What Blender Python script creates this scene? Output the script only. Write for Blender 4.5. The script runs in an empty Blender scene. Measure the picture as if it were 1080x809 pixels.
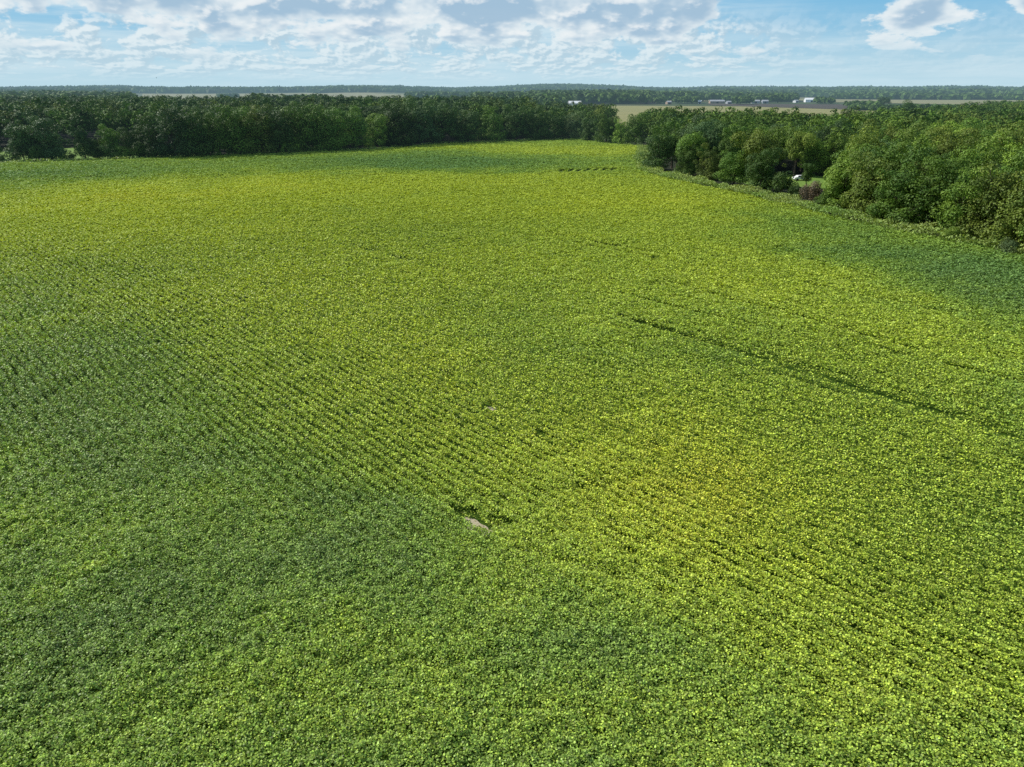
import bpy, math, random
import numpy as np

R = math.radians
rng = np.random.default_rng(7)
random.seed(7)
scene = bpy.context.scene
COL = scene.collection

# ------------------------------------------------------------------ camera
H, F, CX, CY = 24.0, 749.0, 540.0, 404.5
PITCH = R(22.4)
cam_d = bpy.data.cameras.new("camera")
cam = bpy.data.objects.new("camera", cam_d)
COL.objects.link(cam)
cam.location = (0, 0, H)
cam.rotation_euler = (R(90) - PITCH, 0, 0)
cam_d.sensor_fit = 'HORIZONTAL'
cam_d.sensor_width = 36
cam_d.lens = 36 * F / 1080
cam_d.clip_start = 0.5
cam_d.clip_end = 60000
scene.camera = cam


def ray(px, py):
    px = np.asarray(px, float); py = np.asarray(py, float)
    a, b = px - CX, CY - py
    return a, F * math.cos(PITCH) + b * math.sin(PITCH), -F * math.sin(PITCH) + b * math.cos(PITCH)


def at(px, py):
    """ground point seen at a photo position"""
    x, y, z = ray(px, py)
    t = H / -z
    return float(x * t), float(y * t)


def azd(px, r):
    """point on the ground at bearing of a horizon column and distance r"""
    a = math.atan2(px - CX, 810.0)
    return r * math.sin(a), r * math.cos(a)


# ------------------------------------------------------------------ noise
def _h(ix, iy, s):
    n = (ix.astype(np.int64) * 374761393 + iy.astype(np.int64) * 668265263 + s * 1274126177) & 0xffffffff
    n = ((n ^ (n >> 13)) * 1274126177) & 0xffffffff
    return ((n ^ (n >> 16)) & 0xffff) / 65535.0


def vnoise(x, y, s=0):
    x = np.asarray(x, float); y = np.asarray(y, float)
    ix, iy = np.floor(x), np.floor(y)
    fx, fy = x - ix, y - iy
    fx = fx * fx * (3 - 2 * fx); fy = fy * fy * (3 - 2 * fy)
    a, b = _h(ix, iy, s), _h(ix + 1, iy, s)
    c, d = _h(ix, iy + 1, s), _h(ix + 1, iy + 1, s)
    return (a * (1 - fx) + b * fx) * (1 - fy) + (c * (1 - fx) + d * fx) * fy


def fbm(x, y, s=0, o=4):
    v = 0; a = 0.5; t = 0
    for i in range(o):
        v = v + a * vnoise(x * 2 ** i + 17.3 * i, y * 2 ** i - 9.1 * i, s + i); t += a; a *= 0.55
    return v / t


def sstep(a, b, x):
    t = np.clip((x - a) / (b - a), 0, 1)
    return t * t * (3 - 2 * t)


def inpoly(x, y, poly):
    ins = np.zeros(x.shape, bool)
    n = len(poly)
    for i in range(n):
        x1, y1 = poly[i]; x2, y2 = poly[(i + 1) % n]
        if y1 == y2: continue
        c = ((y1 > y) != (y2 > y)) & (x < (x2 - x1) * (y - y1) / (y2 - y1) + x1)
        ins ^= c
    return ins


# ------------------------------------------------------------------ terrain
def terrain(x, y):
    x = np.asarray(x, float); y = np.asarray(y, float)
    r = np.hypot(x, y)
    az = np.arctan2(x, y)
    px = CX + 810 * np.tan(np.clip(az, -1.2, 1.2))
    ridge = 22 + 14 * (fbm(px / 150.0 + 3, r * 0 + 1.5, 5, 3) - .5) * 2
    ridge = ridge + 7 * np.exp(-((px - 760) / 25) ** 2) - 6 * np.exp(-((px - 470) / 40) ** 2) + 9 * np.exp(-((px - 100) / 60) ** 2) + 17 * np.exp(-((px - 385) / 60) ** 2) + 22 * np.exp(-((px - 590) / 60) ** 2) \
        + 10 * np.exp(-((px - 1000) / 80) ** 2)
    h = ridge * sstep(2600, 6000, r) * (1 - 0.5 * sstep(6500, 9000, r))
    h = h + 14 * (fbm(x / 900, y / 900, 9, 3) - .5) * sstep(1800, 3200, r)
    return h


# ------------------------------------------------------------------ object helpers
def tag(o, label=None, cat=None, group=None, kind=None):
    if label: o['label'] = label
    if cat: o['category'] = cat
    if group: o['group'] = group
    if kind: o['kind'] = kind
    return o


def empty(name, loc, rz=0):
    o = bpy.data.objects.new(name, None)
    COL.objects.link(o)
    o.location = loc
    o.rotation_euler = (0, 0, rz)
    o.empty_display_size = 0.5
    return o


def quadmesh(name, V, cols=None, mat=None, gloss=None):
    """V: (n*4,3) loose quads; cols (n,3) per quad"""
    n = len(V) // 4
    me = bpy.data.meshes.new(name)
    me.vertices.add(n * 4)
    me.vertices.foreach_set('co', np.ascontiguousarray(V, np.float32).ravel())
    me.loops.add(n * 4)
    me.loops.foreach_set('vertex_index', np.arange(n * 4, dtype=np.int32))
    me.polygons.add(n)
    me.polygons.foreach_set('loop_start', np.arange(0, n * 4, 4, dtype=np.int32))
    me.update(calc_edges=True)
    if cols is not None:
        at_ = me.color_attributes.new('tone', 'FLOAT_COLOR', 'POINT')
        c = np.ones((n * 4, 4), np.float32)
        c[:, :3] = np.repeat(cols, 4, axis=0)
        if gloss is not None: c[:, 3] = np.repeat(gloss, 4)
        at_.data.foreach_set('color', c.ravel())
    if mat: me.materials.append(mat)
    return me


def gridmesh(name, X, Y, Z, mat, cols=None):
    nu, nv = X.shape
    V = np.stack([X, Y, Z], -1).reshape(-1, 3)
    i = np.arange(nu * nv).reshape(nu, nv)
    q = np.stack([i[:-1, :-1], i[1:, :-1], i[1:, 1:], i[:-1, 1:]], -1).reshape(-1, 4)
    me = bpy.data.meshes.new(name)
    me.vertices.add(len(V)); me.vertices.foreach_set('co', V.astype(np.float32).ravel())
    me.loops.add(q.size); me.loops.foreach_set('vertex_index', q.astype(np.int32).ravel())
    me.polygons.add(len(q)); me.polygons.foreach_set('loop_start', np.arange(0, q.size, 4, dtype=np.int32))
    me.update(calc_edges=True)
    if cols is not None:
        a = me.color_attributes.new('tone', 'FLOAT_COLOR', 'POINT')
        c = np.ones((len(V), 4), np.float32); c[:, :3] = cols.reshape(-1, 3)
        a.data.foreach_set('color', c.ravel())
    me.polygons.foreach_set('use_smooth', np.ones(len(q), bool))
    me.materials.append(mat)
    return me


def link(name, me, parent=None, loc=None):
    o = bpy.data.objects.new(name, me)
    COL.objects.link(o)
    if parent: o.parent = parent
    if loc: o.location = loc
    return o


def leaf_quads(P, N, size, jitter=0.35, asp=0.8):
    """kite-shaped leaf faces at P with normals N"""
    n = len(P)
    N = N / np.linalg.norm(N, axis=1, keepdims=True)
    a = rng.normal(size=(n, 3))
    T = np.cross(N, a); T /= np.linalg.norm(T, axis=1, keepdims=True) + 1e-9
    B = np.cross(N, T)
    s = np.asarray(size).reshape(-1, 1) * (1 + jitter * (rng.random((n, 1)) - .5) * 2)
    V = np.empty((n, 4, 3))
    w = s * asp
    V[:, 0] = P - T * s * .5
    V[:, 1] = P + B * w * .5 - T * s * .06
    V[:, 2] = P + T * s * .5
    V[:, 3] = P - B * w * .5 - T * s * .06
    # small fold along the midrib
    V[:, 0] -= N * s * .08
    V[:, 2] -= N * s * .08
    return V.reshape(-1, 3)


# ------------------------------------------------------------------ materials
def new_mat(name):
    m = bpy.data.materials.new(name)
    m.use_nodes = True
    nt = m.node_tree
    b = nt.nodes['Principled BSDF']
    return m, nt, b, nt.nodes['Material Output']


def leaf_mat(name, rough=.5, spec=.35, trans=.25, objtint=False, gloss=False):
    m, nt, b, out = new_mat(name)
    at_ = nt.nodes.new('ShaderNodeAttribute'); at_.attribute_name = 'tone'
    src = at_.outputs['Color']
    if objtint:
        oi = nt.nodes.new('ShaderNodeObjectInfo')
        mx = nt.nodes.new('ShaderNodeMix'); mx.data_type = 'RGBA'; mx.blend_type = 'MULTIPLY'
        mx.inputs[0].default_value = 1
        nt.links.new(src, mx.inputs[6]); nt.links.new(oi.outputs['Color'], mx.inputs[7])
        src = mx.outputs[2]
    nt.links.new(src, b.inputs['Base Color'])
    b.inputs['Roughness'].default_value = rough
    if gloss:
        gm = nt.nodes.new('ShaderNodeMath'); gm.operation = 'MULTIPLY'; gm.inputs[1].default_value = spec
        nt.links.new(at_.outputs['Alpha'], gm.inputs[0]); nt.links.new(gm.outputs[0], b.inputs['Specular IOR Level'])
    else:
        b.inputs['Specular IOR Level'].default_value = spec
    tr = nt.nodes.new('ShaderNodeBsdfTranslucent')
    tm = nt.nodes.new('ShaderNodeMix'); tm.data_type = 'RGBA'; tm.blend_type = 'MULTIPLY'
    tm.inputs[0].default_value = 1; tm.inputs[7].default_value = (1.2, 1.15, .5, 1)
    nt.links.new(src, tm.inputs[6]); nt.links.new(tm.outputs[2], tr.inputs['Color'])
    ms = nt.nodes.new('ShaderNodeMixShader'); ms.inputs[0].default_value = trans
    nt.links.new(b.outputs[0], ms.inputs[1]); nt.links.new(tr.outputs[0], ms.inputs[2])
    nt.links.new(ms.outputs[0], out.inputs['Surface'])
    return m


def noise_mat(name, c1, c2, scale, rough=.9, c3=None, scale2=None, attr=False, stretch=None, bump=0):
    m, nt, b, out = new_mat(name)
    L = nt.links.new
    geo = nt.nodes.new('ShaderNodeNewGeometry')
    mp = nt.nodes.new('ShaderNodeMapping')
    L(geo.outputs['Position'], mp.inputs['Vector'])
    if stretch:
        mp.inputs['Rotation'].default_value = (0, 0, stretch[0]); mp.inputs['Scale'].default_value = stretch[1]
    n = nt.nodes.new('ShaderNodeTexNoise'); n.inputs['Scale'].default_value = scale; n.inputs['Detail'].default_value = 6
    n.inputs['Roughness'].default_value = .65
    L(mp.outputs[0], n.inputs['Vector'])
    cr = nt.nodes.new('ShaderNodeValToRGB')
    cr.color_ramp.elements[0].position = .35; cr.color_ramp.elements[1].position = .65
    cr.color_ramp.elements[0].color = (*c1, 1); cr.color_ramp.elements[1].color = (*c2, 1)
    L(n.outputs['Fac'], cr.inputs[0])
    res = cr.outputs[0]
    if c3:
        n2 = nt.nodes.new('ShaderNodeTexNoise'); n2.inputs['Scale'].default_value = scale2; n2.inputs['Detail'].default_value = 4
        L(mp.outputs[0], n2.inputs['Vector'])
        r2 = nt.nodes.new('ShaderNodeMapRange'); r2.inputs[1].default_value = .45; r2.inputs[2].default_value = .62
        L(n2.outputs['Fac'], r2.inputs[0])
        mx = nt.nodes.new('ShaderNodeMix'); mx.data_type = 'RGBA'
        L(r2.outputs[0], mx.inputs[0]); L(res, mx.inputs[6]); mx.inputs[7].default_value = (*c3, 1)
        res = mx.outputs[2]
    if attr:
        a = nt.nodes.new('ShaderNodeAttribute'); a.attribute_name = 'tone'
        mx = nt.nodes.new('ShaderNodeMix'); mx.data_type = 'RGBA'; mx.blend_type = 'MULTIPLY'; mx.inputs[0].default_value = 1
        L(res, mx.inputs[6]); L(a.outputs['Color'], mx.inputs[7]); res = mx.outputs[2]
    L(res, b.inputs['Base Color'])
    if bump:
        bp = nt.nodes.new('ShaderNodeBump'); bp.inputs['Strength'].default_value = 1; bp.inputs['Distance'].default_value = bump
        L(n.outputs['Fac'], bp.inputs['Height']); L(bp.outputs[0], b.inputs['Normal'])
    b.inputs['Roughness'].default_value = rough
    b.inputs['Specular IOR Level'].default_value = .15
    return m


M_CROP = leaf_mat('soybean leaves', .5, .25, .25, gloss=True)
M_VERGE = leaf_mat('verge grass', .6, .3, .25)
M_TREE = leaf_mat('tree foliage', .6, .2, .15, objtint=True)
M_FAR = leaf_mat('distant foliage', .7, .15, .12)
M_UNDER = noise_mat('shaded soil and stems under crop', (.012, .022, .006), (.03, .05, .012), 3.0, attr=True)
M_GROUND = noise_mat('farmland', (.035, .06, .018), (.06, .085, .03), .004, c3=(.11, .11, .05), scale2=.0012, attr=True)
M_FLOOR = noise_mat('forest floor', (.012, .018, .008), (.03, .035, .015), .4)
M_TAN = noise_mat('ripening grain', (.20, .20, .075), (.27, .245, .10), .01, stretch=(R(20), (1, 8, 1)))
M_TANFAR = noise_mat('far hay field', (.19, .19, .09), (.25, .23, .12), .006)
M_PLOUGH = noise_mat('tilled earth', (.055, .045, .035), (.085, .07, .055), .02, stretch=(R(5), (1, 10, 1)))
M_LAWN = noise_mat('lawn', (.10, .20, .03), (.19, .27, .055), .3, bump=.05)
M_SOIL = noise_mat('bare dry soil', (.33, .28, .19), (.48, .42, .31), 6, bump=.03)
M_BARK = noise_mat('bark', (.05, .04, .03), (.12, .10, .08), 3, stretch=(0, (4, 4, 1)), bump=.03)
M_WHITE = noise_mat('white sheet metal', (.72, .73, .74), (.82, .82, .82), .3, rough=.5)
M_ROOFG = noise_mat('grey metal roof', (.30, .31, .33), (.42, .43, .45), .5, rough=.45)
M_ROOFB = noise_mat('brown roof', (.18, .13, .10), (.26, .19, .15), .5)
M_REDW = noise_mat('tan barn boards', (.30, .22, .17), (.38, .29, .22), 1)
M_DARK = noise_mat('dark opening', (.02, .02, .022), (.035, .035, .04), 2, rough=.4)
M_TYRE = noise_mat('rubber', (.02, .02, .02), (.035, .035, .035), 8, rough=.8)
M_CAR = noise_mat('white car paint', (.74, .75, .76), (.80, .80, .80), .5, rough=.25)
M_BIRD = noise_mat('dark plumage', (.02, .02, .025), (.05, .05, .05), 8)

# ------------------------------------------------------------------ ground
rr = np.concatenate([[0.0, 8], np.geomspace(16, 2000, 50), np.linspace(2080, 9000, 90), np.geomspace(9500, 40000, 14)])
aa = np.concatenate([np.linspace(-52, 52, 420), np.linspace(54, 306, 120)])
A_, R_ = np.meshgrid(np.radians(aa), rr, indexing='ij')
A_ = np.concatenate([A_, A_[:1]], 0); R_ = np.concatenate([R_, R_[:1]], 0)
GX, GY = R_ * np.sin(A_), R_ * np.cos(A_)
GZ = terrain(GX, GY) - 0.03
GZ -= 60 * sstep(9000, 40000, R_)
g = fbm(GX / 400, GY / 400, 21, 3)
gc = np.stack([.75 + .5 * g, .75 + .5 * g, .75 + .5 * g], -1)
me = gridmesh('ground', GX[::-1], GY[::-1], GZ[::-1], M_GROUND, gc)
tag(link('ground', me), 'green and straw coloured farmland rolling away to the horizon', 'ground', kind='structure')

# ------------------------------------------------------------------ crop field
EDGE_PX = [(1500, 372), (1250, 313), (1080, 270), (960, 248), (880, 231), (830, 217), (790, 207), (740, 197), (690, 186), (680, 181), (674, 172), (676, 155.5),
           (645, 152.5), (605, 147.5), (560, 149.5), (470, 152.5), (400, 158), (345, 161), (300, 163), (240, 165), (150, 168),
           (80, 171), (0, 173.5), (-120, 177), (-400, 184)]
FIELD = [at(*p) for p in EDGE_PX] + [(-330, 60), (-120, -60), (120, -60), (200, 20)]
ROWA = math.atan2(-200 - CX, 810.0)                 # bearing of the drilled rows
RD = (math.sin(ROWA), math.cos(ROWA)); RN = (RD[1], -RD[0])

# yellowing patches of the crop, given as photo position, half sizes and strength, stored as ground ellipses
BLOBS = [  # px, py, rx, ry, tone, (tilt)
    (60, 218, 110, 16, .42), (200, 205, 130, 13, .45), (330, 215, 200, 22, .35), (120, 250, 130, 24, .28), (260, 250, 140, 25, .3),
    (300, 320, 130, 40, .35), (430, 330, 180, 50, .28), (430, 400, 110, 42, .42), (520, 470, 110, 50, .35),
    (620, 220, 160, 26, .33), (520, 270, 200, 30, .25), (640, 420, 130, 60, .38), (700, 500, 120, 60, .42),
    (760, 580, 120, 60, .42), (980, 560, 160, 80, .15), (820, 680, 260, 50, .08), (780, 500, 90, 40, .38), (620, 540, 110, 50, .28), (860, 430, 120, 40, .32), (830, 320, 130, 30, .3),
    (700, 215, 80, 14, .45), (760, 290, 120, 26, .25), (950, 380, 120, 35, .3), (1010, 500, 140, 60, .22), (900, 600, 140, 60, .22),
    (340, 385, 120, 40, .24), (440, 460, 80, 34, .22), (220, 320, 90, 34, .16), (600, 760, 400, 60, .10), (200, 560, 200, 60, .08), (250, 740, 200, 50, .08),
    (640, 160, 90, 5, .38), (480, 157, 90, 4.5, .3), (330, 176, 80, 4, .2), (380, 193, 160, 8, .3), (560, 190, 140, 10, .3),
    (30, 645, 16, 14, .35), (75, 620, 16, 8, .3), (340, 640, 60, 25, .12), (1040, 700, 120, 60, .15), (900, 720, 140, 60, .12), (480, 780, 120, 40, .08),
    (30, 186, 130, 8, -.35), (430, 174, 130, 9, -.62), (520, 180, 60, 7, -.3), (205, 199, 22, 4, -.3), (355, 228, 16, 4, -.25), (215, 243, 50, 5, -.15),
    (930, 275, 110, 18, -.35), (1060, 300, 110, 30, -.42), (870, 245, 60, 10, -.2), (770, 225, 70, 10, -.15), (960, 330, 70, 10, -.15),
    (20, 330, 90, 26, -.12), (70, 400, 110, 40, -.18), (60, 470, 130, 50, -.12), (200, 500, 100, 50, -.08), (60, 700, 150, 90, -.2),
    (330, 600, 120, 50, -.18), (400, 620, 80, 30, -.15), (250, 700, 120, 70, -.08), (420, 540, 60, 25, -.22), (640, 690, 70, 40, -.2), (740, 370, 40, 8, -.1),
    (450, 250, 60, 8, -.12), (600, 375, 60, 12, -.15), (540, 240, 50, 10, -.12), (940, 620, 60, 25, -.1), (820, 760, 200, 50, -.05),
]
BW = []
for px, py, rx, ry, t in BLOBS:
    x, y = at(px, py)
    x1, y1 = at(px, py - ry); x2, y2 = at(px, min(py + ry, 1200))
    d = math.hypot(x, y); ux, uy = x / d, y / d
    lr = max(math.hypot(x1, y1) - d, .5); ln = max(d - math.hypot(x2, y2), .5)
    X1, _ = at(px + rx, py)
    BW.append((x, y, ux, uy, lr, ln, abs(X1 - x), t))


def tone(x, y):
    """0 = dark blue green, 1 = strongly yellowed"""
    wx = x + 5 * (fbm(x / 14, y / 14, 31, 3) - .5) * np.clip(np.hypot(x, y) / 50, .6, 3)
    wy = y + 9 * (fbm(x / 17, y / 17, 41, 3) - .5) * np.clip(np.hypot(x, y) / 50, .6, 3)
    far_ = sstep(60, 200, np.hypot(x, y))
    wy = wy + far_ * 34 * (fbm(x / 34, y / 60, 131, 3) - .5)
    wx = wx + far_ * 12 * (fbm(x / 20, y / 40, 141, 3) - .5)
    v = np.full(x.shape, .43) + .12 * sstep(35, 110, np.hypot(x, y))
    for bx, by, ux, uy, lr, ln, w, t in BW:
        dx, dy = wx - bx, wy - by
        a = dx * ux + dy * uy; c = dx * uy - dy * ux
        a = np.where(a > 0, a / lr, a / ln)
        v = v + t * np.exp(-(a * a) * .8 - (c / w) ** 2 * .8)
    v = v + .36 * (fbm(x / 7, y / 7, 51, 4) - .5) + .26 * (fbm(x / 1.6, y / 1.6, 61, 3) - .5)
    # faint streaks along the rows
    u = x * RN[0] + y * RN[1]; w_ = x * RD[0] + y * RD[1]
    v = v + .14 * (fbm(u / 1.9, w_ / 26, 71, 3) - .5)
    v = v - .10 * sstep(90, 260, np.hypot(x, y))
    return np.where(v > .7, .7 + (v - .7) * .5, v)


# wheel tracks and thin places, as ground lines (photo positions)
TRACKS = [((575, 247), (700, 273), .55, .8), ((590, 256), (690, 276), .5, .5), ((655, 338), (1200, 503), .6, 1.15), ((700, 346), (1085, 460), .3, .5), ((372, 262), (470, 287), .5, .7),
          ((790, 392), (1000, 450), .5, .5), ((700, 300), (960, 372), .5, .45), ((560, 590), (660, 620), .5, .4), ((860, 355), (1085, 412), .5, .6),
          ((5, 194), (110, 188), .5, .8), ((570, 460), (700, 640), .35, .35), ((850, 565), (1085, 650), .4, .2), ((655, 314), (760, 340), .5, .5),
          ((500, 275), (620, 303), .5, .35), ((850, 303), (1000, 335), .7, .4)]
for k in range(7):  # short skips of missing plants near the far tip
    x0 = 590 + k * 9
    TRACKS.append(((x0, 183.2 - k * .3), (x0 + 4.5, 180.2 - k * .3), .75, 1.5))
TW = [(at(*a), at(*b), w, s) for a, b, w, s in TRACKS]
HOLES = [(at(502, 555), 1.0, .45, 1.5), (at(512, 561), .6, .32, 1.3), (at(519, 431), .42, .30, 1.4), (at(490, 546), 1.3, .55, .75), (at(527, 556), .9, .5, .5), (at(514, 433), .5, .5, .8)]


def gaps(x, y):
    """0..1+ how much the canopy is thinned"""
    v = np.zeros(x.shape)
    wob = .5 * (fbm(x / 4, y / 4, 81, 2) - .5)
    for (ax, ay), (bx, by), w, s in TW:
        L2 = (bx - ax) ** 2 + (by - ay) ** 2
        t = ((x - ax) * (bx - ax) + (y - ay) * (by - ay)) / L2
        tc = np.clip(t, 0, 1)
        d = np.hypot(x - ax - tc * (bx - ax), y - ay - tc * (by - ay)) + wob
        brk = .6 + .7 * vnoise(tc * math.sqrt(L2) / 2.5, tc * 0 + ax, 91)
        v = np.maximum(v, 1.3 * s * brk * np.exp(-(d / w) ** 2))
    for (hx, hy), ra, rb, s in HOLES:
        u = (x - hx) * RD[0] + (y - hy) * RD[1]; w_ = (x - hx) * RN[0] + (y - hy) * RN[1]
        q = np.sqrt((u / ra) ** 2 + (w_ / rb) ** 2) + .5 * (vnoise(x * 3, y * 3, 95) - .5)
        v = np.maximum(v, s * (q < 1))
    return v


ROWP = [at(330, 325), at(430, 415), at(960, 500), at(275, 260), at(560, 410), at(860, 430)]
ROWR = [28, 15, 15, 40, 12, 18]


def rowness(x, y):
    v = .10 + .30 * sstep(38, 60, np.hypot(x, y))
    for (a, b), r in zip(ROWP, ROWR):
        v = np.maximum(v, 2.1 * np.exp(-((x - a) ** 2 + (y - b) ** 2) / r ** 2))
    return v


def canopy(x, y, d):
    u = x * RN[0] + y * RN[1]; w = x * RD[0] + y * RD[1]
    u2 = u + .12 * (vnoise(w / 1.5, u * 0, 11) - .5)
    row = np.cos(2 * math.pi * u2 / .76)
    plants = vnoise(u / .34, w / .34, 12) - .5
    h = .78 + .42 * (row * .5 - .5) * rowness(x, y) * (.5 + 1.0 * vnoise(w / 1.2, np.floor(u / .76), 14)) + .26 * plants + .22 * (vnoise(x / 1.1, y / 1.1, 13) - .5)
    h = h + .22 * (fbm(x / 3.5, y / 3.5, 15, 2) - .5) + .5 * (fbm(x / 30, y / 30, 16, 2) - .5)
    return h


C_DARK = np.array([.165, .250, .072])
C_MID = np.array([.255, .372, .062])
C_YEL = np.array([.445, .525, .058])
C_ORG = np.array([.56, .53, .058])


C_FAR = np.array([.155, .275, .074])


def crop_colour(t, n, spread=1.0, far=0):
    t = np.clip(t + rng.normal(size=n) * .11 * spread, 0, 1.3)[:, None]
    C_D = C_DARK + (C_FAR - C_DARK) * np.reshape(far, (-1, 1))
    c = np.where(t < .45, C_D + (C_MID - C_D) * t / .45,
                 np.where(t < .95, C_MID + (C_YEL - C_MID) * (t - .45) / .5, C_YEL + (C_ORG - C_YEL) * (t - .95) / .4))
    return c * (1 + .13 * np.reshape(spread, (-1, 1))) * (1 + (spread * .44 * rng.normal(size=n))[:, None]).clip(.35, 2.2)


def dens(r):
    s = np.sqrt(r * r + H * H)
    L = np.maximum(.10, 1.55 * s / 710)
    return 2.3 / (.42 * L * L), L


rt = np.linspace(11, 470, 3000)
half = R(44)
halfr = np.where(rt < 50, R(50), R(40))
pdf = rt * dens(rt)[0] * 2 * halfr
cdf = np.cumsum((pdf[1:] + pdf[:-1]) / 2 * np.diff(rt)); total = cdf[-1]
NL = int(total)
r_ = np.interp(rng.random(NL) * total, cdf, rt[1:])
a_ = (rng.random(NL) * 2 - 1) * np.where(r_ < 50, R(50), R(40))
LX, LY = r_ * np.sin(a_), r_ * np.cos(a_)
keep = inpoly(LX, LY, FIELD)
LX, LY, r_ = LX[keep], LY[keep], r_[keep]
gp = gaps(LX, LY)
keep = rng.random(len(LX)) > np.clip(gp, 0, 1.0) * .97
LX, LY, r_, gp = LX[keep], LY[keep], r_[keep], gp[keep]
rowu = LX * RN[0] + LY * RN[1]; roww = LX * RD[0] + LY * RD[1]
rowu = rowu + .12 * (vnoise(roww / 1.5, rowu * 0, 11) - .5)
valley = np.clip(.45 - np.cos(2 * math.pi * rowu / .76), 0, 1) * rowness(LX, LY) * (.35 + 1.1 * vnoise(roww / 1.1, np.floor(rowu / .76 + .5), 14)) * (1 - sstep(150, 260, r_))
valley = np.clip(valley, 0, 1.1)
keep = rng.random(len(LX)) > valley * .85
LX, LY, r_, gp, valley = LX[keep], LY[keep], r_[keep], gp[keep], valley[keep]
n = len(LX)
print('crop leaves', n)
LZ = canopy(LX, LY, r_) - .30 * rng.random(n) ** 1.6 - .45 * np.clip(gp, 0, 1) - .25 * valley
LS = dens(r_)[1]
N = rng.normal(size=(n, 3)) * (.58 - .28 * sstep(60, 220, r_))[:, None]
N[:, 2] = 1
e = 0.12
tn = tone(LX, LY)
cc = crop_colour(tn, n, 1.0 - .8 * sstep(40, 170, r_), sstep(60, 140, r_))
V = leaf_quads(np.stack([LX, LY, LZ], -1), N, LS, asp=.85)
me = quadmesh('soybean_crop', V, cc, M_CROP, 1 - .85 * sstep(40, 170, r_))
tag(link('soybean_crop', me), 'green and yellowing soybean crop covering the whole field', 'crop', kind='stuff')
del V, cc

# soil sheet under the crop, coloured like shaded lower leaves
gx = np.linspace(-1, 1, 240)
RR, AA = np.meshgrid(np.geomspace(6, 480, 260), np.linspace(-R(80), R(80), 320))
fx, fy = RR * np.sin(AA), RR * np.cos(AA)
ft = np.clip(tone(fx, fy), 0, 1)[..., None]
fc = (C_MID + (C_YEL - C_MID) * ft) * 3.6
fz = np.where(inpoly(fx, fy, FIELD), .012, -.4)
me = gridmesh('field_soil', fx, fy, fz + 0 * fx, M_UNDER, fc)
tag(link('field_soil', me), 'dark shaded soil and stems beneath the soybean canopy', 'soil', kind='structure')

# bare soil spots
for i, ((hx, hy), ra, rb, s) in enumerate(HOLES[:3]):
    k = 26
    vs = [(hx, hy, .05)]
    for j in range(k):
        a = j / k * 2 * math.pi
        q = 1.02 + .16 * math.sin(3 * a + i) + .1 * math.sin(7 * a + 2 * i)
        u, w_ = math.cos(a) * ra * q, math.sin(a) * rb * q
        vs.append((hx + u * RD[0] + w_ * RN[0], hy + u * RD[1] + w_ * RN[1], .02))
    me = bpy.data.meshes.new('soil_patch')
    me.from_pydata(vs, [], [(0, 1 + j, 1 + (j + 1) % k) for j in range(k)])
    me.materials.append(M_SOIL)
    tag(link('soil_patch', me), ['larger half of the pale bare soil scar in the middle of the crop', 'pale bare soil spot touching the lower right of the larger scar',
        'tiny pale bare spot among yellow-green plants above the larger scar'][i], 'bare soil', kind='structure')

# ------------------------------------------------------------------ forest floors, fields, meadows
def sheet(name, mat, pts, z, label, cat, nu=24, nv=10):
    """four ground corners (a,b,c,d) -> draped sheet"""
    a, b, c, d = [np.array(p, float) for p in pts]
    u, v = np.meshgrid(np.linspace(0, 1, nu), np.linspace(0, 1, nv), indexing='ij')
    u = u[..., None]; v = v[..., None]
    P = (a * (1 - u) + b * u) * (1 - v) + (d * (1 - u) + c * u) * v
    X, Y = P[..., 0], P[..., 1]
    me = gridmesh(name, X, Y, terrain(X, Y) + z, mat)
    return tag(link(name, me), label, cat, kind='structure')


def polysheet(name, mat, pts, z, label, cat):
    me = bpy.data.meshes.new(name)
    me.from_pydata([(x, y, z) for x, y in pts], [], [tuple(range(len(pts)))])
    me.materials.append(mat)
    return tag(link(name, me), label, cat, kind='structure')


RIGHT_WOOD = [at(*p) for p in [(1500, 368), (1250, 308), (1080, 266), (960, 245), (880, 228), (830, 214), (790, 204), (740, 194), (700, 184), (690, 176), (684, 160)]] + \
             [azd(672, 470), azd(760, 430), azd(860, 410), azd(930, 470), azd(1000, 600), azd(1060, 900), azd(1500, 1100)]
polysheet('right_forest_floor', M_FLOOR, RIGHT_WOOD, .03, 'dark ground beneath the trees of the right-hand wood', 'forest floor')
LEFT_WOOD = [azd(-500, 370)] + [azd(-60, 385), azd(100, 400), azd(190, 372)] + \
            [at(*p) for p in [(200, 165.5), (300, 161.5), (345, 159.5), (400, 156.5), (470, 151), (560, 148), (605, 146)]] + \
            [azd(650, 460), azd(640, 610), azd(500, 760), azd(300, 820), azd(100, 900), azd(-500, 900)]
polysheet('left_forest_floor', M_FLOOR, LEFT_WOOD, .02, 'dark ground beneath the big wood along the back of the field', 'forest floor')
polysheet('meadow', M_LAWN, [azd(-500, 262), azd(0, 272), azd(130, 300), azd(200, 320), azd(190, 371), azd(100, 399), azd(-60, 384), azd(-500, 369)], .026,
          'small sunlit meadow seen through gaps behind the front trees at far left', 'meadow')
cx_, cy_ = at(846, 193)
polysheet('lawn', M_LAWN, [(cx_ - 16, cy_ - 9), (cx_ + 1, cy_ - 15), (cx_ + 14, cy_ - 11), (cx_ + 20, cy_ + 12), (cx_ + 4, cy_ + 22), (cx_ - 18, cy_ + 16)], .05,
          'sunlit lawn clearing inside the right-hand wood', 'lawn')
sheet('grain_field', M_TAN, [azd(560, 560), azd(1250, 560), azd(1250, 1500), azd(590, 1350)], .02, 'straw green grain field beyond the right-hand wood', 'field')
sheet('ploughed_field', M_PLOUGH, [azd(752, 1400), azd(915, 1120), azd(985, 1580), azd(745, 1590)], .3, 'dark brown tilled field strip beyond the pale grain field', 'field')
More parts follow.
